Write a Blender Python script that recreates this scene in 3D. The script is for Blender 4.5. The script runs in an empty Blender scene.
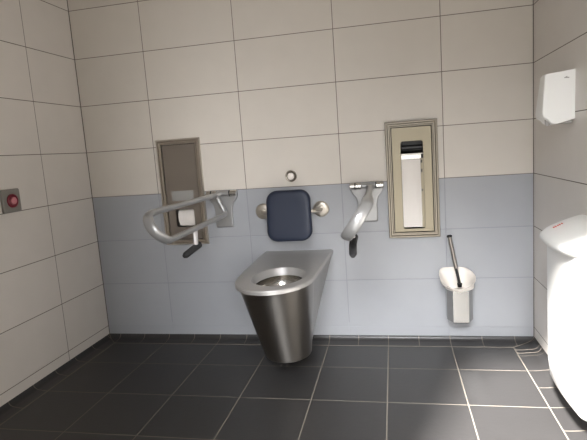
import bpy, bmesh, math, random
from mathutils import Vector, Matrix
PI = math.pi
C = bpy.context.scene.collection
random.seed(4)

# ------------------------------------------------------------------ camera
cam_data = bpy.data.cameras.new('camera')
cam = bpy.data.objects.new('camera', cam_data)
C.objects.link(cam)
R = ((0.97837819, 0.19462824, -0.0699712),
     (-0.04059597, -0.15101689, -0.98769725),
     (-0.20280061, 0.969182, -0.13985051))      # rows: right, down, forward
M = Matrix(((R[0][0], -R[1][0], -R[2][0]),
            (R[0][1], -R[1][1], -R[2][1]),
            (R[0][2], -R[1][2], -R[2][2]))).to_4x4()
M.translation = Vector((0.76035, -2.48547, 1.01144))
cam.matrix_world = M
cam_data.sensor_fit = 'HORIZONTAL'
cam_data.sensor_width = 36
cam_data.lens = 493.39 * 36 / 587
cam_data.clip_start = 0.02
bpy.context.scene.camera = cam

# ------------------------------------------------------------------ light
XL, XR, YF, ZC = -0.9033, 1.4002, -2.32, 2.5
DX0, DX1, DZ = 0.26, 1.22, 2.08          # the doorway behind the camera
world = bpy.data.worlds.new('world')
bpy.context.scene.world = world
world.use_nodes = True
wb = world.node_tree.nodes['Background']
wb.inputs[0].default_value = (0.93, 0.965, 1.0, 1)
wb.inputs[1].default_value = 0.9

def lamp(name, kind, loc, rot, energy, color, **kw):
    l = bpy.data.lights.new(name, kind)
    l.energy = energy
    l.color = color
    for k, v in kw.items():
        setattr(l, k, v)
    o = bpy.data.objects.new(name, l)
    o.location = loc
    o.rotation_euler = rot
    C.objects.link(o)
    return o

sun = lamp('sun', 'SUN', (0, -5, 3), (0, 0, 0), 50.0, (1.0, 0.97, 0.93), angle=math.radians(5))
sd = Vector((0.36, 1.0, -0.92))
sun.rotation_euler = sd.to_track_quat('-Z', 'Y').to_euler()
# the hazy sky seen through the open door, brightest high up beside the sun
for hx, hz, e in ((0.0, -0.75, 5.9), (0.0, -0.45, 0.7), (0.3, -0.75, 1.5), (0.3, -0.45, 1.2), (-0.35, -0.45, 1.2), (-0.35, -0.15, 1.2)):
    haze = lamp('hazy_sky_patch', 'SUN', (hx, -5, 2 - hz), (0, 0, 0), e, (0.97, 0.98, 1.0), angle=math.radians(22))
    haze.rotation_euler = Vector((hx, 1.0, hz)).to_track_quat('-Z', 'Y').to_euler()
portal = lamp('door_daylight', 'AREA', ((DX0 + DX1) / 2, YF - 0.02, DZ / 2), (PI / 2, 0, 0), 1.0, (1, 1, 1),
              shape='RECTANGLE', size=DX1 - DX0, size_y=DZ)
portal.data.cycles.is_portal = True

vs = bpy.context.scene.view_settings
vs.view_transform = 'Standard'
vs.look = 'None'
vs.gamma = 1
vs.use_curve_mapping = False
vs.exposure = 0.0

# ------------------------------------------------------------------ materials
def mat(name, col, rough=0.5, metal=0.0, bump=0.0, bscale=200, stretch=None, var=0.0, spec=0.5, coat=0.0):
    m = bpy.data.materials.new(name)
    m.use_nodes = True
    nt = m.node_tree
    b = nt.nodes['Principled BSDF']
    b.inputs['Base Color'].default_value = (*col, 1)
    b.inputs['Roughness'].default_value = rough
    b.inputs['Metallic'].default_value = metal
    b.inputs['Specular IOR Level'].default_value = spec
    b.inputs['Coat Weight'].default_value = coat
    tc = nt.nodes.new('ShaderNodeTexCoord')
    mp = nt.nodes.new('ShaderNodeMapping')
    nt.links.new(tc.outputs['Object'], mp.inputs[0])
    if stretch:
        mp.inputs['Scale'].default_value = stretch
    n = nt.nodes.new('ShaderNodeTexNoise')
    n.inputs['Scale'].default_value = bscale
    n.inputs['Detail'].default_value = 3
    nt.links.new(mp.outputs[0], n.inputs['Vector'])
    if bump:
        bp = nt.nodes.new('ShaderNodeBump')
        bp.inputs['Strength'].default_value = bump
        bp.inputs['Distance'].default_value = 0.001
        nt.links.new(n.outputs[0], bp.inputs['Height'])
        nt.links.new(bp.outputs[0], b.inputs['Normal'])
    if var:
        r = nt.nodes.new('ShaderNodeMapRange')
        r.inputs['To Min'].default_value = rough - var
        r.inputs['To Max'].default_value = rough + var
        nt.links.new(n.outputs[0], r.inputs['Value'])
        nt.links.new(r.outputs[0], b.inputs['Roughness'])
    return m

def tile_mat(name, axis, u0, up, rows_z, rowp, col, col_low=None, zsplit=None, grout=(0.1, 0.085, 0.07),
             grout_low=None, w=0.0032, rough=0.35, bump=0.02):
    """wall tiles: u along one axis, rows along z (or along y for the floor)"""
    m = bpy.data.materials.new(name)
    m.use_nodes = True
    nt = m.node_tree
    L = nt.links
    b = nt.nodes['Principled BSDF']
    geo = nt.nodes.new('ShaderNodeNewGeometry')
    sep = nt.nodes.new('ShaderNodeSeparateXYZ')
    L.new(geo.outputs['Position'], sep.inputs[0])
    def mth(op, a, c=None, d=None):
        n = nt.nodes.new('ShaderNodeMath')
        n.operation = op
        for i, v in enumerate((a, c, d)):
            if v is None:
                continue
            if isinstance(v, (int, float)):
                n.inputs[i].default_value = v
            else:
                L.new(v, n.inputs[i])
        return n.outputs[0]
    U = sep.outputs[axis[0]]
    V = sep.outputs[axis[1]]
    def dist(coord, o, p):
        s = mth('DIVIDE', mth('SUBTRACT', coord, o), p)
        f = mth('FRACT', mth('ADD', s, 1000.0))
        return mth('MULTIPLY', mth('MINIMUM', f, mth('SUBTRACT', 1.0, f)), p), mth('FLOOR', s)
    du, iu = dist(U, u0, up)
    dv, iv = dist(V, rows_z, rowp)
    d = mth('MINIMUM', du, dv)
    g = nt.nodes.new('ShaderNodeMapRange')
    g.interpolation_type = 'SMOOTHSTEP'
    L.new(d, g.inputs['Value'])
    g.inputs['From Min'].default_value = w * 0.35
    g.inputs['From Max'].default_value = w * 0.65
    g.inputs['To Min'].default_value = 1
    g.inputs['To Max'].default_value = 0
    cx = nt.nodes.new('ShaderNodeCombineXYZ')
    L.new(iu, cx.inputs[0]); L.new(iv, cx.inputs[1])
    wn = nt.nodes.new('ShaderNodeTexWhiteNoise')
    L.new(cx.outputs[0], wn.inputs['Vector'])
    nz = nt.nodes.new('ShaderNodeTexNoise')
    nz.inputs['Scale'].default_value = 9
    nz.inputs['Detail'].default_value = 5
    L.new(geo.outputs['Position'], nz.inputs['Vector'])
    k = mth('ADD', mth('MULTIPLY', wn.outputs['Value'], 0.03), mth('MULTIPLY', nz.outputs[0], 0.08))
    k = mth('ADD', k, 0.92)
    def rgb(c):
        n = nt.nodes.new('ShaderNodeRGB')
        n.outputs[0].default_value = (*c, 1)
        return n.outputs[0]
    def mix(f, a, c, mode='MIX'):
        n = nt.nodes.new('ShaderNodeMix')
        n.data_type = 'RGBA'
        n.blend_type = mode
        if isinstance(f, float):
            n.inputs[0].default_value = f
        else:
            L.new(f, n.inputs[0])
        L.new(a, n.inputs[6]); L.new(c, n.inputs[7])
        return n.outputs[2]
    base = rgb(col)
    gr = rgb(grout)
    if col_low:
        low = mth('LESS_THAN', V, zsplit)
        gmask = mth('MULTIPLY', g.outputs[0], mth('GREATER_THAN', V, 0.10))
        base = mix(low, base, rgb(col_low))
        gr = mix(low, gr, rgb(grout_low or grout))
    kc = nt.nodes.new('ShaderNodeCombineColor')
    for i in range(3):
        L.new(k, kc.inputs[i])
    base = mix(1.0, base, kc.outputs[0], 'MULTIPLY')
    out = mix(gmask if col_low else g.outputs[0], base, gr)
    L.new(out, b.inputs['Base Color'])
    rr = nt.nodes.new('ShaderNodeMapRange')
    L.new(g.outputs[0], rr.inputs['Value'])
    rr.inputs['To Min'].default_value = rough
    rr.inputs['To Max'].default_value = 0.9
    L.new(rr.outputs[0], b.inputs['Roughness'])
    bp = nt.nodes.new('ShaderNodeBump')
    bp.inputs['Strength'].default_value = 0.6
    bp.inputs['Distance'].default_value = 0.0012
    n2 = nt.nodes.new('ShaderNodeTexNoise')
    n2.inputs['Scale'].default_value = 60
    L.new(geo.outputs['Position'], n2.inputs['Vector'])
    h = mth('ADD', mth('SUBTRACT', 1.0, g.outputs[0]), mth('MULTIPLY', n2.outputs[0], bump * 8))
    L.new(h, bp.inputs['Height'])
    L.new(bp.outputs[0], b.inputs['Normal'])
    return m

ZH, W, H = 0.8267, 0.4996, 0.25
WHITE = (0.635, 0.592, 0.535)
GREYW = (0.72, 0.68, 0.64)
BLUE = (0.355, 0.365, 0.386)
M_back = tile_mat('back_wall_tiles', ('X', 'Z'), 0.0, W, ZH, H, WHITE, BLUE, ZH - 0.001, grout=(0.16, 0.13, 0.11),
                  grout_low=(0.28, 0.29, 0.31), rough=0.38)
M_left = tile_mat('left_wall_tiles', ('Y', 'Z'), -0.3665, W, ZH, H, GREYW, grout=(0.15, 0.125, 0.105), rough=0.38)
M_right = tile_mat('right_wall_tiles', ('Y', 'Z'), 0.0, 0.66, ZH, H, GREYW, grout=(0.15, 0.125, 0.105), rough=0.38)
M_front = tile_mat('front_wall_tiles', ('X', 'Z'), 0.0, W, ZH, H, GREYW, grout=(0.15, 0.125, 0.105), rough=0.38)
FS, FX, FY = 0.306, 0.3925, -0.3246
FG = (0.17, 0.15, 0.125)
FC = (0.030, 0.0285, 0.0285)
M_floor = tile_mat('slate_floor_tiles', ('X', 'Y'), FX, FS, FY, FS, FC, grout=FG, w=0.0045, rough=0.42, bump=0.05)
M_cove_x = tile_mat('cove_tiles_across', ('X', 'Z'), FX, FS / 2, 5.0, 10.0, FC, grout=FG, w=0.004, rough=0.4)
M_cove_y = tile_mat('cove_tiles_along', ('Y', 'Z'), FY, FS / 2, 5.0, 10.0, FC, grout=FG, w=0.004, rough=0.4)
M_grout = mat('beige_grout', FG, 0.9)
M_ceil = mat('ceiling_paint', (0.62, 0.60, 0.57), 0.9, bump=0.1)
M_seam = mat('corner_sealant', (0.13, 0.115, 0.1), 0.7)
M_steel = mat('brushed_steel', (0.56, 0.53, 0.49), 0.3, 1.0, bump=0.0, bscale=40, stretch=(30, 30, 1), var=0.05)
M_steelw = mat('warm_brushed_steel', (0.27, 0.24, 0.18), 0.42, 1.0, bump=0.0, bscale=40, stretch=(30, 30, 1), var=0.05)
M_steeld = mat('dark_brushed_steel', (0.36, 0.33, 0.30), 0.34, 1.0, bump=0.0, bscale=40, stretch=(30, 30, 1), var=0.05)
M_bowl = mat('toilet_body_steel', (0.33, 0.31, 0.285), 0.36, 1.0)
def brushed(m, amount=0.85):
    """horizontal brushing: highlights stretch up and down the surface"""
    nt = m.node_tree
    b = nt.nodes['Principled BSDF']
    g = nt.nodes.new('ShaderNodeNewGeometry')
    x = nt.nodes.new('ShaderNodeVectorMath')
    x.operation = 'CROSS_PRODUCT'
    x.inputs[1].default_value = (0, 0, 1)
    nt.links.new(g.outputs['Normal'], x.inputs[0])
    nt.links.new(x.outputs[0], b.inputs['Tangent'])
    b.inputs['Anisotropic'].default_value = amount
    b.inputs['Anisotropic Rotation'].default_value = 0.25
brushed(M_bowl)
M_framer = mat('grey_frame_steel', (0.25, 0.225, 0.185), 0.36, 1.0)
M_framel = mat('bright_frame_steel', (0.52, 0.48, 0.43), 0.3, 1.0)
M_deck = mat('satin_toilet_deck', (0.45, 0.44, 0.43), 0.45, 0.7)
M_polish = mat('polished_steel', (0.66, 0.64, 0.60), 0.2, 1.0)
M_sleeve = mat('sleeve_steel', (0.40, 0.39, 0.37), 0.08, 1.0)
M_chrome = mat('chrome', (0.75, 0.73, 0.70), 0.1, 1.0)
M_alu = mat('grey_coated_rail', (0.34, 0.34, 0.34), 0.33, 0.5, bump=0.03)
M_flange = mat('cast_flange', (0.50, 0.46, 0.40), 0.38, 0.8)
M_black = mat('black_plastic', (0.012, 0.012, 0.013), 0.4)
M_rubber = mat('black_grip', (0.02, 0.02, 0.022), 0.6, bump=0.3, bscale=400)
M_clear = mat('pale_lever_plate', (0.62, 0.60, 0.60), 0.4, 0.2)
M_navy = mat('navy_pad', (0.008, 0.014, 0.034), 0.5, bump=0.15, bscale=500)
M_paper = mat('paper', (0.80, 0.76, 0.72), 0.9, bump=0.3, bscale=150)
M_white = mat('white_plastic', (0.87, 0.87, 0.85), 0.3, coat=0.2)
M_cream = mat('cream_plastic', (0.80, 0.75, 0.69), 0.4)
M_greyp = mat('grey_plastic', (0.33, 0.32, 0.30), 0.4)
M_greybase = mat('switch_plate', (0.25, 0.24, 0.22), 0.45, 0.4)
M_red = mat('red_plastic', (0.16, 0.004, 0.018), 0.35)
M_pink = mat('pink_button', (0.62, 0.22, 0.26), 0.4)
M_logo = mat('red_print', (0.60, 0.12, 0.09), 0.5)
M_dark = mat('cavity_shade', (0.03, 0.028, 0.025), 0.6)  # near-black colour that paints in the shade of panel gaps and recess
M_pave = mat('paving', (0.20, 0.19, 0.175), 0.9, bump=0.4, bscale=20)

# ------------------------------------------------------------------ helpers
def link(name, bm, m, parent=None, smooth=True, angle=40, bevel=0.0):
    me = bpy.data.meshes.new(name)
    bmesh.ops.recalc_face_normals(bm, faces=bm.faces)
    bm.to_mesh(me)
    bm.free()
    mats = m if isinstance(m, (list, tuple)) else [m]
    for x in mats:
        me.materials.append(x)
    if smooth:
        me.polygons.foreach_set('use_smooth', [True] * len(me.polygons))
        me.set_sharp_from_angle(angle=math.radians(angle))
    o = bpy.data.objects.new(name, me)
    C.objects.link(o)
    if parent:
        o.parent = parent
        o.matrix_parent_inverse = Matrix.Translation(-Vector(world_loc(parent)))
    if bevel:
        b = o.modifiers.new('bevel', 'BEVEL')
        b.width = bevel
        b.segments = 2
        b.limit_method = 'ANGLE'
    return o

def world_loc(o):
    return Vector((0, 0, 0)) if o is None else Vector(o.get('_w', (0, 0, 0)))

def thing(name, label, cat, loc, group=None):
    o = bpy.data.objects.new(name, None)
    o.empty_display_size = 0.05
    C.objects.link(o)
    o.location = loc
    o['_w'] = list(loc)
    o['label'] = label
    o['category'] = cat
    if group:
        o['group'] = group
    return o

def struct(o):
    o['kind'] = 'structure'
    return o

def box(bm, x0, x1, y0, y1, z0, z1, mi=0):
    v = [bm.verts.new(p) for p in ((x0, y0, z0), (x1, y0, z0), (x1, y1, z0), (x0, y1, z0),
                                   (x0, y0, z1), (x1, y0, z1), (x1, y1, z1), (x0, y1, z1))]
    for f in ((0, 3, 2, 1), (4, 5, 6, 7), (0, 1, 5, 4), (1, 2, 6, 5), (2, 3, 7, 6), (3, 0, 4, 7)):
        bm.faces.new([v[i] for i in f]).material_index = mi

def loft(bm, rings, cap0=True, cap1=True, closed=True):
    """rings: lists of points with equal counts"""
    vr = [[bm.verts.new(p) for p in r] for r in rings]
    n = len(rings[0])
    for a, b in zip(vr, vr[1:]):
        for i in range(n if closed else n - 1):
            j = (i + 1) % n
            bm.faces.new((a[i], a[j], b[j], b[i]))
    if cap0:
        bm.faces.new(vr[0][::-1])
    if cap1:
        bm.faces.new(vr[-1])
    return vr

def tube(bm, pts, rx, ry=None, n=16, up=(0, 0, 1), close=False, capped=True, square=2.0):
    """sweep a (super)ellipse: rx along the 'side' axis, ry along the normal in the plane"""
    ry = ry or rx
    pts = [Vector(p) for p in pts]
    N = len(pts)
    rings = []
    up = Vector(up).normalized()
    for i, p in enumerate(pts):
        if close:
            t = pts[(i + 1) % N] - pts[i - 1]
        else:
            t = pts[min(i + 1, N - 1)] - pts[max(i - 1, 0)]
        t.normalize()
        s = up - t * up.dot(t)
        if s.length < 1e-4:
            s = Vector((1, 0, 0)) - t * t.x
        s.normalize()
        b = t.cross(s)
        ring = []
        for k in range(n):
            a = 2 * PI * k / n
            c, q = math.cos(a), math.sin(a)
            e = 2.0 / square
            c = math.copysign(abs(c) ** e, c)
            q = math.copysign(abs(q) ** e, q)
            r1 = rx[i] if isinstance(rx, (list, tuple)) else rx
            r2 = ry[i] if isinstance(ry, (list, tuple)) else ry
            ring.append(p + s * (r1 * c) + b * (r2 * q))
        rings.append(ring)
    if close:
        vr = loft(bm, rings, False, False)
        a, b = vr[-1], vr[0]
        for i in range(n):
            j = (i + 1) % n
            bm.faces.new((a[i], a[j], b[j], b[i]))
    else:
        loft(bm, rings, capped, capped)

def lathe(bm, prof, origin, axis='Z', n=40):
    """prof: (radius, height) pairs"""
    o = Vector(origin)
    rings = []
    for r, h in prof:
        ring = []
        for k in range(n):
            a = 2 * PI * k / n
            c, s = math.cos(a) * r, math.sin(a) * r
            if axis == 'Z':
                v = Vector((c, s, h))
            elif axis == 'Y':
                v = Vector((c, h, s))
            else:
                v = Vector((h, c, s))
            ring.append(o + v)
        rings.append(ring)
    loft(bm, rings, prof[0][0] > 1e-5, prof[-1][0] > 1e-5)

def rrect(w, h, r, n=8):
    """rounded rectangle outline centred at 0"""
    out = []
    for cx, cy, a0 in ((w / 2 - r, h / 2 - r, 0), (-w / 2 + r, h / 2 - r, PI / 2),
                       (-w / 2 + r, -h / 2 + r, PI), (w / 2 - r, -h / 2 + r, 1.5 * PI)):
        for k in range(n + 1):
            a = a0 + PI / 2 * k / n
            out.append((cx + r * math.cos(a), cy + r * math.sin(a)))
    return out

def frame_ring(bm, x0, x1, z0, z1, prof):
    """picture-frame sweep: prof = list of (inset, y)"""
    rings = []
    for ins, y in prof:
        rings.append([(x0 + ins, y, z0 + ins), (x1 - ins, y, z0 + ins), (x1 - ins, y, z1 - ins), (x0 + ins, y, z1 - ins)])
    loft(bm, rings, False, False)

# ------------------------------------------------------------------ room shell
T = 0.12
holes = [(-0.425, -0.285, 0.575, 0.86), (0.785, 0.915, 0.575, 1.03)]
bm = bmesh.new()
def wall_col(x0, x1):
    box(bm, x0, x1, 0, T + 0.08, -0.0, ZC)
xs = [XL - T]
for a, b, z0, z1 in holes:
    box(bm, xs[-1], a, 0, T + 0.08, 0, ZC)
    box(bm, a, b, 0, T + 0.08, 0, z0)
    box(bm, a, b, 0, T + 0.08, z1, ZC)
    box(bm, a, b, 0.15, T + 0.08, z0, z1)
    xs.append(b)
box(bm, xs[-1], XR + T, 0, T + 0.08, 0, ZC)
struct(link('wall_back', bm, M_back, smooth=False))
bm = bmesh.new(); box(bm, XL - T, XL, YF - T, 0, 0, ZC)
struct(link('wall_left', bm, M_left, smooth=False))
bm = bmesh.new(); box(bm, XR, XR + T, YF - T, 0, 0, ZC)
struct(link('wall_right', bm, M_right, smooth=False))
bm = bmesh.new()
box(bm, XL, DX0, YF - T, YF, 0, ZC); box(bm, DX1, XR, YF - T, YF, 0, ZC); box(bm, DX0, DX1, YF - T, YF, DZ, ZC)
struct(link('wall_front', bm, M_front, smooth=False))
bm = bmesh.new(); box(bm, XL - T, XR + T, YF - T, T + 0.08, ZC, ZC + 0.1)
struct(link('ceiling', bm, M_ceil, smooth=False))
bm = bmesh.new(); box(bm, XL - T, XR + T, YF - T, T, -0.1, 0)
struct(link('floor', bm, M_floor, smooth=False))
bm = bmesh.new(); box(bm, -8, 9, -18, YF - T, -0.14, -0.04)
struct(link('floor_outside', bm, M_pave, smooth=False))
# door frame
bm = bmesh.new()
for x in (DX0, DX1 - 0.04):
    box(bm, x, x + 0.04, YF - T - 0.01, YF + 0.01, 0, DZ)
box(bm, DX0 + 0.04, DX1 - 0.04, YF - T - 0.01, YF + 0.01, DZ - 0.04, DZ)
struct(link('door_1', bm, M_greyp, smooth=False))
# dark sealant seams in the corners
bm = bmesh.new()
box(bm, XL, XL + 0.003, -0.003, 0, 0.028, ZC)
struct(link('trim_1', bm, M_seam, smooth=False))
bm = bmesh.new()
box(bm, XR - 0.003, XR, -0.003, 0, 0.028, ZC)
struct(link('trim_2', bm, M_seam, smooth=False))

# cove skirting, 71 mm out, 28 mm up, mitred in both corners
YC, ZT = 0.0713, 0.0284
KR = 0.1097 / YC                     # the cut row along the right wall is wider
prof = [(YC, 0.0), (0.055, 0.0012), (0.040, 0.0030)]
for k in range(7):
    a = k / 6 * PI / 2
    prof.append((0.028 * (1 - math.sin(a)), 0.0050 + (ZT - 0.0050) * (1 - math.cos(a))))
prof = [(p[0], max(p[1], 0.0006)) for p in prof]     # (distance from wall, height)
def cove(name, path, m):
    """path: function d -> (start point, end point) at distance d from the wall"""
    bm = bmesh.new()
    rows = [[bm.verts.new((*a, z)), bm.verts.new((*b, z))] for d, z in prof for a, b in [path(d)]]
    for p, q in zip(rows, rows[1:]):
        bm.faces.new((p[0], p[1], q[1], q[0]))
    a, b = path(0)
    lo = [bm.verts.new((*a, 0)), bm.verts.new((*b, 0))]
    bm.faces.new((rows[-1][0], rows[-1][1], lo[1], lo[0]))
    return struct(link(name, bm, m, angle=60))
cove('baseboard_back', lambda d: ((XL + d, -d), (XR - d * KR, -d)), M_cove_x)
cove('baseboard_left', lambda d: ((XL + d, YF), (XL + d, -d)), M_cove_y)
cove('baseboard_right', lambda d: ((XR - d * KR, YF), (XR - d * KR, -d)), M_cove_y)
# grout beads: cove foot lines and mitres
bm = bmesh.new()
g = 0.0022
box(bm, XL + YC, XR - YC * KR, -YC - g, -YC + g, 0, 0.0012)
box(bm, XL + YC - g, XL + YC + g, YF, -YC, 0, 0.0012)
box(bm, XR - YC * KR - g, XR - YC * KR + g, YF, -YC, 0, 0.0012)
def bead(pts, r=0.0018):
    tube(bm, pts, r, r, 6)
for sx, X0 in ((1, XL), (-KR, XR)):
    bead([(X0 + sx * d, -d, z + 0.0004) for d, z in prof])
for dy in (0.034, 0.070):                               # small cut pieces beside the right mitre
    pts = [(XR - d * KR, -YC - dy + (0.004 * (i - 5) if i > 5 else 0), z + 0.0004) for i, (d, z) in enumerate(prof)]
    bead(pts)
struct(link('trim_3', bm, M_grout))

# ------------------------------------------------------------------ recessed steel dispensers
def panel(t, x0, x1, z0, z1, frame_m, plate_m, op, op_r=0.012):
    bm = bmesh.new()
    frame_ring(bm, x0, x1, z0, z1, [(0, 0), (0, -0.014), (0.003, -0.018), (0.009, -0.018), (0.013, -0.011), (0.019, -0.011),
                                    (0.022, -0.016), (0.026, -0.016), (0.028, -0.003)])
    link('frame', bm, frame_m, t, smooth=False)
    ox0, ox1, oz0, oz1 = op
    ix0, ix1, iz0, iz1 = x0 + 0.0305, x1 - 0.0305, z0 + 0.0305, z1 - 0.0305
    bm = bmesh.new()
    frame_ring(bm, x0, x1, z0, z1, [(0.026, -0.002), (0.034, -0.002)])  # flat dark strip: the shade of the gap is put in as colour
    link('groove_shade', bm, M_dark, t, smooth=False)
    # plate with a rounded opening
    bm = bmesh.new()
    cx, cz = (ox0 + ox1) / 2, (oz0 + oz1) / 2
    inn = [(cx + p[0], cz + p[1]) for p in rrect(ox1 - ox0, oz1 - oz0, op_r, 6)]
    outer = []
    corners = [(ix1, iz1), (ix0, iz1), (ix0, iz0), (ix1, iz0)]
    nk = 7
    for ci, c in enumerate(corners):
        for k in range(nk):
            px, pz = inn[ci * nk + k]
            if k == nk // 2:
                outer.append(c)
            else:
                horiz_first = (ci in (0, 2))
                on_x = (k < nk // 2) == horiz_first     # still on a vertical side
                outer.append((c[0], pz) if on_x else (px, c[1]))
    y = -0.010
    rings = [[(x, 0.0, z) for x, z in outer], [(x, y, z) for x, z in outer], [(x, y, z) for x, z in inn],
             [(x, y + 0.004, z) for x, z in inn]]
    loft(bm, rings, False, False)
    link('plate', bm, plate_m, t, angle=30)
    return ox0, ox1, oz0, oz1

def liner(t, x0, x1, z0, z1, m, depth=0.13):
    bm = bmesh.new()
    r = [[(x0, y, z0), (x1, y, z0), (x1, y, z1), (x0, y, z1)] for y in (-0.004, depth)]
    loft(bm, r, False, True)
    link('recess', bm, m, t, smooth=False)

# left: toilet roll dispenser
t = thing('toilet_roll_dispenser', 'tall recessed stainless steel panel behind the left grab rail, holding a toilet roll', 'dispenser', (-0.355, 0, 0.545))
panel(t, -0.478, -0.232, 0.545, 1.113, M_framel, M_steeld, (-0.405, -0.299, 0.641, 0.738))
liner(t, -0.412, -0.292, 0.60, 0.80, M_steeld)
bm = bmesh.new()
box(bm, -0.416, -0.294, -0.0125, -0.0095, 0.785, 0.838)
o = link('viewing_window', bm, mat('window_grey', (0.36, 0.36, 0.35), 0.35, 0.3), t, smooth=False)
o['label'] = 'pale grey rectangular window above the roll opening'
bm = bmesh.new()
for z in (0.60,):
    lathe(bm, [(0.0, -0.019), (0.007, -0.019), (0.007, -0.012), (0.0, -0.012)], (-0.355, 0, z), 'Y', 16)
link('lock', bm, M_steel, t)
bm = bmesh.new()
lathe(bm, [(0.007, -0.062), (0.007, 0.062)], (-0.352, 0.045, 0.69), 'X', 12)
link('spindle', bm, M_dark, t)
# the roll
t = thing('toilet_roll', 'white toilet paper roll in the opening of the left steel panel', 'toilet roll', (-0.352, 0.045, 0.69))
bm = bmesh.new()
lathe(bm, [(0.0205, -0.049), (0.049, -0.049), (0.051, -0.047), (0.051, 0.047), (0.049, 0.049), (0.0205, 0.049), (0.0205, -0.049)],
      (-0.347, 0.045, 0.69), 'X', 40)
link('roll', bm, M_paper, t)
bm = bmesh.new()
pts = []
for k in range(7):
    a = PI - k / 6 * 0.5
    pts.append((0.045 - 0.0525 * math.cos(-(PI - a)), 0.69 + 0.0525 * math.sin(0.0) - k * 0.007))
rings = [[(-0.391, y, z), (-0.303, y, z), (-0.303, y + 0.0008, z), (-0.391, y + 0.0008, z)] for y, z in pts]
loft(bm, rings)
link('loose_end', bm, M_paper, t)

# right: paper towel dispenser
t = thing('paper_towel_dispenser', 'tall recessed steel panel right of the right grab rail, paper hanging in its slot', 'dispenser', (0.849, 0, 0.5425))
panel(t, 0.726, 0.972, 0.5425, 1.112, M_framer, M_steelw, (0.797, 0.903, 0.586, 1.016))
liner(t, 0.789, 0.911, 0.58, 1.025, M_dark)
bm = bmesh.new()
box(bm, 0.799, 0.893, 0.010, 0.018, 0.928, 0.953)
tube(bm, [(0.798, 0.006, 0.953), (0.902, 0.006, 0.953)], 0.004, n=10)
o = link('retaining_bar', bm, M_polish, t, smooth=False)
bm = bmesh.new()
box(bm, 0.803, 0.899, 0.035, 0.10, 0.97, 1.022)
tube(bm, [(0.803, 0.03, 0.985), (0.899, 0.03, 0.985)], 0.012, n=12)
link('roller', bm, M_black, t)
bm = bmesh.new()
box(bm, 0.887, 0.903, 0.006, 0.012, 0.588, 0.93)
for z, hh in ((0.775, 0.004), (0.87, 0.008), (0.915, 0.007)):
    box(bm, 0.890, 0.897, 0.000, 0.0065, z - hh, z + hh, 1)
link('side_rail', bm, [M_steelw, M_black], t, smooth=False)
t = thing('paper_towel', 'white paper towel strip hanging in the slot of the right steel panel', 'paper towel', (0.843, 0.004, 0.592))
bm = bmesh.new()
rings = []
for k in range(20):
    z = 0.9265 - k * 0.0176
    y = 0.004 + 0.0012 * math.sin(k * 1.1) - 0.003 * (k / 19)
    ring = []
    for j in range(9):
        x = 0.7985 + 0.0905 * j / 8
        ring.append((x, y - 0.0016 * math.sin(j / 8 * PI * 2 + k * 0.1), z))
    for j in range(8, -1, -1):
        x = 0.7985 + 0.0905 * j / 8
        ring.append((x, y + 0.0012, z))
    rings.append(ring)
loft(bm, rings)
link('paper_sheet', bm, M_paper, t)

# ------------------------------------------------------------------ flush button
t = thing('flush_button', 'small round chrome ringed push button on the wall above the navy back pad', 'button', (0.2435, 0, 0.881))
bm = bmesh.new()
lathe(bm, [(0.030, 0.0), (0.030, -0.006), (0.027, -0.010), (0.023, -0.009), (0.0205, -0.004), (0.0205, 0)], (0.2435, 0, 0.881), 'Y')
link('bezel', bm, M_framer, t)
bm = bmesh.new()
lathe(bm, [(0.0175, 0.0), (0.0175, -0.007), (0.015, -0.009), (0, -0.0095)], (0.2435, 0, 0.881), 'Y')
link('push_cap', bm, M_cream, t)

# ------------------------------------------------------------------ backrest
t = thing('padded_backrest', 'navy blue padded backrest on two steel wall flanges above the toilet', 'backrest', (0.245, 0, 0.69))
bm = bmesh.new()
pc = Vector((0.243, -0.115, 0.692))
rings = []
for ins, y in ((0.03, 0.018), (0.006, 0.018), (0, 0.012), (0, -0.006), (0.003, -0.013), (0.010, -0.018), (0.022, -0.020), (0.05, -0.0185)):
    o2 = rrect(0.224 - 2 * ins, 0.252 - 2 * ins, max(0.052 - ins * 0.6, 0.01), 8)
    rings.append([(pc.x + x * (1 + 0.10 * -z / 0.252 * 0.4), pc.y + y + 0.02 * z / 0.25, pc.z + z) for x, z in o2])
loft(bm, rings)
link('pad', bm, M_navy, t, angle=60)
for fx in (0.083, 0.389):
    bm = bmesh.new()
    lathe(bm, [(0.041, 0), (0.041, -0.005), (0.037, -0.009), (0.020, -0.012), (0.0, -0.012)], (fx, 0, 0.705), 'Y')
    o = link('flange', bm, M_flange, t)
    bm = bmesh.new()
    s = 1 if fx < 0.2 else -1
    pts = [(fx, -0.008, 0.705), (fx, -0.03, 0.705), (fx + s * 0.006, -0.05, 0.705), (fx + s * 0.02, -0.068, 0.705), (fx + s * 0.04, -0.078, 0.705), (fx + s * 0.12, -0.08, 0.705)]
    tube(bm, pts, 0.010, n=16)
    link('support_tube', bm, M_flange, t)
bm = bmesh.new()
box(bm, 0.19, 0.296, -0.098, -0.078, 0.66, 0.75)
link('mounting_plate', bm, M_steeld, t, smooth=False)

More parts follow.
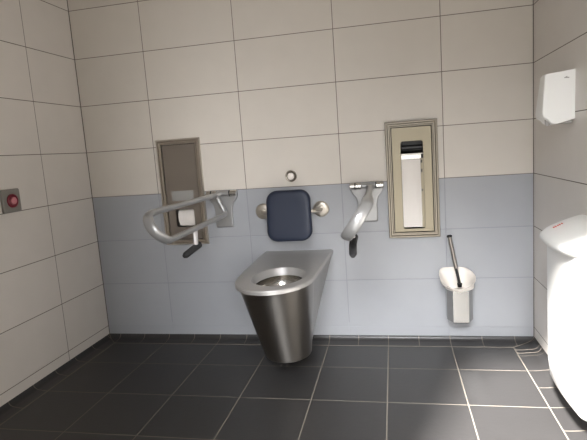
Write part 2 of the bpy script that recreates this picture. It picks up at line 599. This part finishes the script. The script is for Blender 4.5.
# ------------------------------------------------------------------ grab rails
def grab_rail(label, xc, sgn):
    """sgn -1: loop leans out to the left, +1: leans out to the right"""
    t = thing('folding_grab_rail', label, 'grab rail', (xc, 0, 0.63), 'folding grab rails beside the toilet')
    # wall bracket: wide shoulders on top, waisted lower half
    out = [(-0.083, 0.200), (-0.083, 0.168), (-0.074, 0.148), (-0.058, 0.128), (-0.050, 0.105), (-0.0475, 0.08), (-0.0475, 0.006),
           (-0.042, 0.0), (0.042, 0.0), (0.0475, 0.006), (0.0475, 0.08), (0.050, 0.105), (0.058, 0.128), (0.074, 0.148), (0.083, 0.168), (0.083, 0.200)]
    bm = bmesh.new()
    def ring(s, y):
        return [(xc + x * s, y, 0.63 + 0.1 + (z - 0.1) * s) for x, z in out]
    loft(bm, [ring(1, 0), ring(1, -0.012), ring(0.95, -0.017)])
    link('wall_bracket', bm, M_alu, t, smooth=False, bevel=0.002)
    # hinge barrels
    for a, b in ((-0.083, -0.026), (0.047, 0.083)):
        bm = bmesh.new()
        lathe(bm, [(0.012, a), (0.0165, a + 0.002), (0.0165, b - 0.002), (0.012, b)], (xc, -0.026, 0.812), 'X', 24)
        link('hinge_barrel', bm, M_polish, t)
    bm = bmesh.new()
    lathe(bm, [(0.0125, -0.026), (0.0125, 0.047)], (xc, -0.026, 0.812), 'X', 24)
    link('hinge_pin', bm, [M_alu], t)
    for q0 in (-0.058, 0.044):
        bm = bmesh.new()
        lathe(bm, [(0.0175, q0), (0.0175, q0 + 0.005)], (xc, -0.026, 0.812), 'X', 24)
        link('hinge_ring', bm, M_black, t)
    # closed loop in a plane leaning sideways
    xt, xb = xc + sgn * 0.02, xc - sgn * 0.03
    def P3(y, z):
        k = (z - 0.695) / 0.115
        q = min(1.0, -y / 0.75)
        return Vector((xb + (xt - xb) * k + sgn * q * (0.022 * k - 0.008 * (1 - k)), y, z))
    zt, zb, y0, y1 = 0.808, 0.705, -0.055, -0.80
    pts = []
    r0, rt = 0.022, 0.056
    for k in range(7):                       # wall end, top corner
        a = PI / 2 * (1 - k / 6)
        pts.append((y0 - r0 + r0 * math.cos(PI / 2 - a) * 0 + r0 * math.cos(a) * 1.0, 0))
    pts = []
    drop = 0.004 if sgn < 0 else 0.016
    def arc(cy, cz, r, a0, a1, n, rz=None):
        rz = rz or r
        for k in range(n + 1):
            a = a0 + (a1 - a0) * k / n
            pts.append(P3(cy + r * math.cos(a), cz + rz * math.sin(a)))
    arc(y0 - r0, zt - r0, r0, 0, PI / 2, 5)
    pts_top = 14
    for k in range(1, pts_top):
        f = k / pts_top
        pts.append(P3(y0 - r0 + (y1 + 0.075 - (y0 - r0)) * f, zt))
    arc(y1 + 0.075, (zt + zb - drop) / 2, 0.075, PI / 2, 1.5 * PI, 14, (zt - zb + drop) / 2)
    for k in range(1, pts_top):
        f = k / pts_top
        pts.append(P3(y1 + 0.075 + (y0 - r0 - (y1 + 0.075)) * f, zb - drop * (1 - f)))
    arc(y0 - r0, zb + r0, r0, -PI / 2, 0, 5)
    nrm = Vector((1, 0, -(xt - xb) / 0.11)).normalized()
    def wid(p):
        k = min(1, max(0, (-p.y - 0.45) / 0.2))
        return 0.0125 + 0.0095 * k * k * (3 - 2 * k)
    bm = bmesh.new()
    tube(bm, pts, [wid(p) for p in pts], [0.0125 if -p.y < 0.6 else 0.0125 for p in pts], 20, up=nrm, close=True)
    link('rail', bm, M_alu, t, angle=80)
    # arm joining the loop with the hinge
    bm = bmesh.new()
    tube(bm, [(xc + sgn * 0.0, -0.026, 0.812), (xc + sgn * 0.03, -0.05, 0.806), P3(y0 - 0.03, zt)], [0.013, 0.013, 0.012], n=14)
    link('hinge_arm', bm, M_alu, t)
    # release lever: a pale plate under the lower tube ending in a black grip
    yl = -0.46 if sgn < 0 else -0.60
    hl, dx, dz = (0.082, 0.018, 0.024) if sgn < 0 else (0.045, -0.004, 0.045)
    p = P3(yl, zb) + Vector((-0.008 if sgn < 0 else 0, 0, 0))
    bm = bmesh.new()
    tube(bm, [(p.x, yl, p.z - 0.004), (p.x, yl - 0.006, p.z - 0.4 * hl), (p.x, yl - 0.008, p.z - hl)], [0.008, 0.010, 0.010], [0.022, 0.016, 0.012], 12, up=(1, 0, 0))
    lv = link('lever_plate', bm, M_clear, t)
    bm = bmesh.new()
    z = p.z - hl
    tube(bm, [(p.x + 0.004, yl + 0.022, z), (p.x + 0.004, yl + 0.016, z), (p.x - dx * 0.25, yl - 0.03, z - dz * 0.4), (p.x - dx, yl - 0.085, z - dz), (p.x - dx * 1.15, yl - 0.097, z - dz * 1.12)],
         [0.010, 0.0155, 0.015, 0.0145, 0.009], [0.010, 0.016, 0.015, 0.0145, 0.009], 14, up=(1, 0, 0))
    g_ = link('lever_grip', bm, M_rubber, t)
    g_['label'] = 'black rubber grip'
    return t
grab_rail('grey folding grab rail lowered left of the toilet, crossing the left steel panel', -0.1305, -1)
grab_rail('grey folding grab rail lowered right of the toilet, seen end on', 0.6255, 1)

# ------------------------------------------------------------------ toilet
TX = 0.2555
t = thing('wall_hung_toilet', 'wall hung stainless steel toilet with a flat open rim and tapering bowl', 'toilet', (TX, 0, 0.09))
def d_outline(hw, yc, b, n_arc=48, back=6, side=10, a=None, y_back=0.0, wrap=0.0):
    """closed outline, back edge at y_back, straight (or tapering) sides, half ellipse front"""
    a = a if a is not None else hw
    ax, ay = a * math.cos(wrap), yc + b * math.sin(wrap)
    pts = []
    for k in range(back):
        pts.append((TX + hw - 2 * hw * k / back, y_back))
    for k in range(side):
        f = k / side
        pts.append((TX - (hw + (ax - hw) * f), y_back + (ay - y_back) * f))
    for k in range(n_arc + 1):
        th = PI - wrap + (PI + 2 * wrap) * k / n_arc
        pts.append((TX + a * math.cos(th), yc + b * math.sin(th)))
    for k in range(1, side):
        f = 1 - k / side
        pts.append((TX + (hw + (ax - hw) * f), y_back + (ay - y_back) * f))
    return pts
# body
bm = bmesh.new()
rings = []
lv = [(0.09, -0.022), (0.0915, -0.010), (0.097, -0.003), (0.105, 0.0), (0.15, 0), (0.2, 0), (0.25, 0), (0.3, 0), (0.35, 0), (0.4, 0), (0.45, 0), (0.474, 0)]
for z, ins in lv:
    f = (z - 0.09) / 0.384
    hw = 0.062 + (0.176 - 0.062) * f + ins
    a = 0.105 + (0.160 - 0.105) * f + ins
    yc = -0.385 + (-0.515 + 0.385) * f
    b = 0.115 + (0.190 - 0.115) * f + ins
    rings.append([(x, y, z) for x, y in d_outline(hw, yc, b, a=a, wrap=0.45)])
loft(bm, rings, True, False)
link('body', bm, M_bowl, t, angle=14)
# deck with the opening
hc = (TX + 0.012, -0.513)
outl = d_outline(0.182, -0.515, 0.224, a=0.168)
def ell(a, b, pts):
    r = []
    for x, y in pts:
        th = math.atan2((y - hc[1]) / b, (x - hc[0]) / a)
        r.append((hc[0] + a * math.cos(th), hc[1] + b * math.sin(th)))
    return r
def shrink(pts, d):
    cx, cy = TX, -0.37
    return [(cx + (x - cx) * (1 - d / 0.18), (y if y > -1e-6 else cy + (y - cy) * (1 - d / 0.36))) for x, y in pts]
bm = bmesh.new()
seq = [(shrink(outl, 0.022), 0.472), (shrink(outl, 0.003), 0.472), (outl, 0.4745), (outl, 0.486), (shrink(outl, 0.003), 0.4905),
       (shrink(outl, 0.007), 0.4915)]
rings = [[(x, y, z) for x, y in p] for p, z in seq]
for a, b, z in ((0.1155, 0.1555, 0.4915), (0.1125, 0.1525, 0.4905), (0.110, 0.150, 0.487), (0.108, 0.148, 0.474), (0.106, 0.145, 0.456)):
    rings.append([(x, y, z) for x, y in ell(a, b, outl)])
loft(bm, rings, False, False)
o = link('rim_deck', bm, M_deck, t, angle=18)
# basin
bm = bmesh.new()
rings = []
for a, b, z, dy in ((0.109, 0.149, 0.457, 0), (0.120, 0.150, 0.447, 0.0), (0.117, 0.145, 0.42, 0.0), (0.095, 0.110, 0.365, 0.015), (0.07, 0.08, 0.31, 0.03),
                (0.04, 0.045, 0.28, 0.04), (0.015, 0.015, 0.275, 0.04)):
    rings.append([(x, y + dy, z) for x, y in ell(a, b, outl)])
loft(bm, rings, False, True)
o = link('basin', bm, M_polish, t, angle=60)
o['label'] = 'polished inner bowl'

# ------------------------------------------------------------------ toilet brush
BX, BY = 1.048, -0.068
t = thing('toilet_brush_holder', 'steel toilet brush holder with a cream funnel insert, on the blue wall', 'brush holder', (BX, 0, 0.14))
bm = bmesh.new()
fac = [(0.060, 0.066), (-0.060, 0.066), (-0.060, 0.0), (-0.036, -0.050), (0.036, -0.050), (0.060, 0.0)]
def hexr(s, z):
    return [(BX + x * s, BY + y * s, z) for x, y in fac]
loft(bm, [hexr(0.94, 0.137), hexr(1, 0.141), hexr(1, 0.309), hexr(0.98, 0.309), hexr(0.97, 0.28)], True, False)
link('steel_sleeve', bm, M_sleeve, t, smooth=False, bevel=0.0015)
# funnel insert: scoop with a high back and a low rounded front lip
bm = bmesh.new()
N = 40
def scoop(scale, zoff, drop, yoff=0.0, sy=1.0):
    r = []
    for k in range(N):
        a = 2 * PI * k / N
        c, s = math.cos(a), math.sin(a)
        e = 0.4
        x = math.copysign(abs(c) ** e, c) * 0.083
        y = math.copysign(abs(s) ** (0.75 if s > 0 else 1.0), s) * (0.066 if s > 0 else 0.085)
        if s < 0:
            x = c * 0.083 * (1 - 0.0 * s)
        x += 0.006 * s if s < 0 else -0.006 * s
        h = 0.386 + 0.48 * (BY + y)
        x = x * (1 - 0.10 * max(0, s)) - 0.010 * max(0, s)
        r.append((BX - 0.007 * (1 if scale > 0.84 else 0) + x * scale, BY + (y * scale) * sy + yoff, h * (1 - drop) + zoff * drop))
    return r
rings = [scoop(0.80, 0.300, 1.0), scoop(0.83, 0.310, 1.0), scoop(0.88, 0.314, 0.9), scoop(0.97, 0.318, 0.35), scoop(1.0, 0.318, 0.14), scoop(1.0, 0, 0), scoop(0.985, 0.6, 0.006),
         scoop(0.955, 0, 0.0), scoop(0.86, 0.315, 0.45), scoop(0.66, 0.302, 0.95), scoop(0.5, 0.27, 1.0), scoop(0.2, 0.268, 1.0)]
loft(bm, rings, False, True)
link('funnel_insert', bm, M_cream, t, angle=70)
# brush
t = thing('toilet_brush', 'black and steel handled toilet brush leaning in the cream insert of its holder', 'brush', (BX - 0.002, BY - 0.02, 0.292))
A = Vector((BX + 0.0, BY - 0.012, 0.318)); B = Vector((1.008, -0.055, 0.556))
d = (B - A)
bm = bmesh.new(); tube(bm, [A - d * 0.02, A + d * 0.35], 0.0065, n=12)
lathe(bm, [(0.0, -0.012), (0.009, -0.012), (0.010, -0.002), (0.012, 0.006), (0.0, 0.008)], A, 'Z', 20)
link('brush_neck', bm, M_black, t)
bm = bmesh.new(); tube(bm, [A + d * 0.33, A + d * 0.37, A + d * 0.97], [0.009, 0.0095, 0.0085], n=16)
link('steel_handle', bm, M_steeld, t)
bm = bmesh.new(); tube(bm, [A + d * 0.955, A + d * 0.965, A + d * 0.99, A + d * 1.005], [0.009, 0.0125, 0.0125, 0.007], n=16)
link('handle_cap', bm, M_black, t)

# ------------------------------------------------------------------ soap dispenser on the right wall
t = thing('soap_dispenser', 'white wedge shaped soap dispenser high on the right wall above the white bin', 'dispenser', (XR, -0.48, 1.03))
bm = bmesh.new()
def sd_ring(y, ins):
    pr = [(XR, 1.052), (XR - 0.062, 1.037), (XR - 0.078, 1.042), (XR - 0.090, 1.056), (XR - 0.104, 1.064), (XR - 0.1085, 1.080), (XR - 0.100, 1.210), (XR - 0.094, 1.2165), (XR, 1.2265)]
    cx, cz = XR - 0.05, 1.13
    far = y > -0.48
    return [((x if x > XR - 1e-6 else cx + (x - cx) * (1 - ins)), y - (0.046 * (z - 1.05) / 0.17 if far else 0), cz + (z - cz) * (1 - ins * 0.6)) for x, z in pr]
loft(bm, [sd_ring(-0.531, 0.04), sd_ring(-0.528, 0.01), sd_ring(-0.523, 0), sd_ring(-0.437, 0), sd_ring(-0.432, 0.01), sd_ring(-0.429, 0.04)])
link('cover', bm, M_white, t, angle=30)
bm = bmesh.new()
box(bm, XR - 0.065, XR - 0.004, -0.522, -0.442, 1.038, 1.056)
lathe(bm, [(0.0, 1.034), (0.006, 1.034), (0.009, 1.044), (0.010, 1.060)], (XR - 0.082, -0.50, 0), 'Z', 16)
link('spout', bm, M_greyp, t, bevel=0.004)
bm = bmesh.new()
box(bm, XR - 0.036, XR - 0.020, -0.5318, -0.5306, 1.196, 1.199)
box(bm, XR - 0.032, XR - 0.026, -0.5318, -0.5306, 1.200, 1.2022)
link('embossed_mark', bm, M_greyp, t, smooth=False)

# ------------------------------------------------------------------ white waste bin on the right wall
t = thing('waste_bin', 'large glossy white waste bin with overhanging lid against the right wall', 'bin', (XR, -0.76, 0.11))
bm = bmesh.new()
def bin_ring(dep, y0, y1, z, rf, rise=0.0, n=9):
    """outline from wall, far side, front face, near side, back to wall; rf = corner radius"""
    pts = []
    r = min(rf, dep * 0.98)
    xs0 = XR
    def zz(x):
        return z + rise * (dep - (XR - x)) / dep
    for k in range(4):
        x = XR - (dep - r) * k / 4
        pts.append((x, y1, zz(x)))
    for k in range(n + 1):
        a = PI / 2 + PI / 2 * k / n
        x = XR - dep + r + r * math.cos(a)
        pts.append((x, y1 - r + r * math.sin(a), zz(x)))
    for k in range(1, 8):
        yy = (y1 - r) + ((y0 + r) - (y1 - r)) * k / 8
        bow = 0.006 * math.sin(PI * k / 8)
        pts.append((XR - dep - bow, yy, z))
    for k in range(n + 1):
        a = PI + PI / 2 * k / n
        x = XR - dep + r + r * math.cos(a)
        pts.append((x, y0 + r + r * math.sin(a), zz(x)))
    for k in range(1, 5):
        x = XR - (dep - r) * (1 - k / 4)
        pts.append((x, y0, zz(x)))
    return pts
rings = [bin_ring(0.080, -0.915, -0.595, 0.108, 0.05), bin_ring(0.096, -0.932, -0.575, 0.112, 0.055), bin_ring(0.104, -0.940, -0.567, 0.125, 0.055), bin_ring(0.110, -0.943, -0.563, 0.19, 0.055),
         bin_ring(0.112, -0.932, -0.560, 0.40, 0.055), bin_ring(0.113, -0.92, -0.558, 0.645, 0.055)]
loft(bm, rings)
link('body', bm, M_white, t, angle=50)
bm = bmesh.new()
rings = [bin_ring(0.111, -0.915, -0.560, 0.630, 0.09), bin_ring(0.134, -0.928, -0.542, 0.631, 0.10), bin_ring(0.144, -0.936, -0.532, 0.644, 0.11, 0.020), bin_ring(0.143, -0.935, -0.533, 0.653, 0.11, 0.034),
         bin_ring(0.132, -0.925, -0.543, 0.663, 0.10, 0.036), bin_ring(0.105, -0.90, -0.57, 0.678, 0.08, 0.032), bin_ring(0.07, -0.86, -0.61, 0.696, 0.05, 0.022), bin_ring(0.03, -0.80, -0.67, 0.714, 0.02, 0.008)]
loft(bm, rings)
link('lid', bm, M_white, t, angle=70)
bm = bmesh.new()
for k, (dx, w2) in enumerate(((0, 0.004), (0.006, 0.006), (0.013, 0.004), (0.019, 0.005), (0.026, 0.004))):
    x = XR - 0.105 + dx
    z = 0.681 + dx * 0.48 + 0.0015
    box(bm, x - 0.002, x + 0.002, -0.655 - w2, -0.655 + w2, z, z + 0.003)
link('printed_mark', bm, M_logo, t, smooth=False)

# ------------------------------------------------------------------ emergency call button
by, bz = -0.607, 0.878
t = thing('emergency_call_button', 'square grey wall switch with a round red ring and pink centre on the left wall', 'switch', (XL, by, bz))
bm = bmesh.new()
rings = []
for ins, x in ((0, 0), (0, 0.010), (0.002, 0.013), (0.005, 0.014)):
    rings.append([(XL + x, by + p[0], bz + p[1]) for p in rrect(0.103 - 2 * ins, 0.103 - 2 * ins, 0.006, 4)])
loft(bm, rings)
link('plate', bm, M_greybase, t, angle=30)
bm = bmesh.new()
lathe(bm, [(0.031, 0.013), (0.030, 0.020), (0.026, 0.023), (0.019, 0.021), (0.018, 0.015), (0.0, 0.015)], (XL, by, bz), 'X')
link('red_collar', bm, M_red, t)
bm = bmesh.new()
lathe(bm, [(0.0165, 0.014), (0.0165, 0.024), (0.013, 0.027), (0.0, 0.028)], (XL, by, bz), 'X')
link('push_button', bm, M_pink, t)

for o in bpy.data.objects:
    if '_w' in o:
        del o['_w']
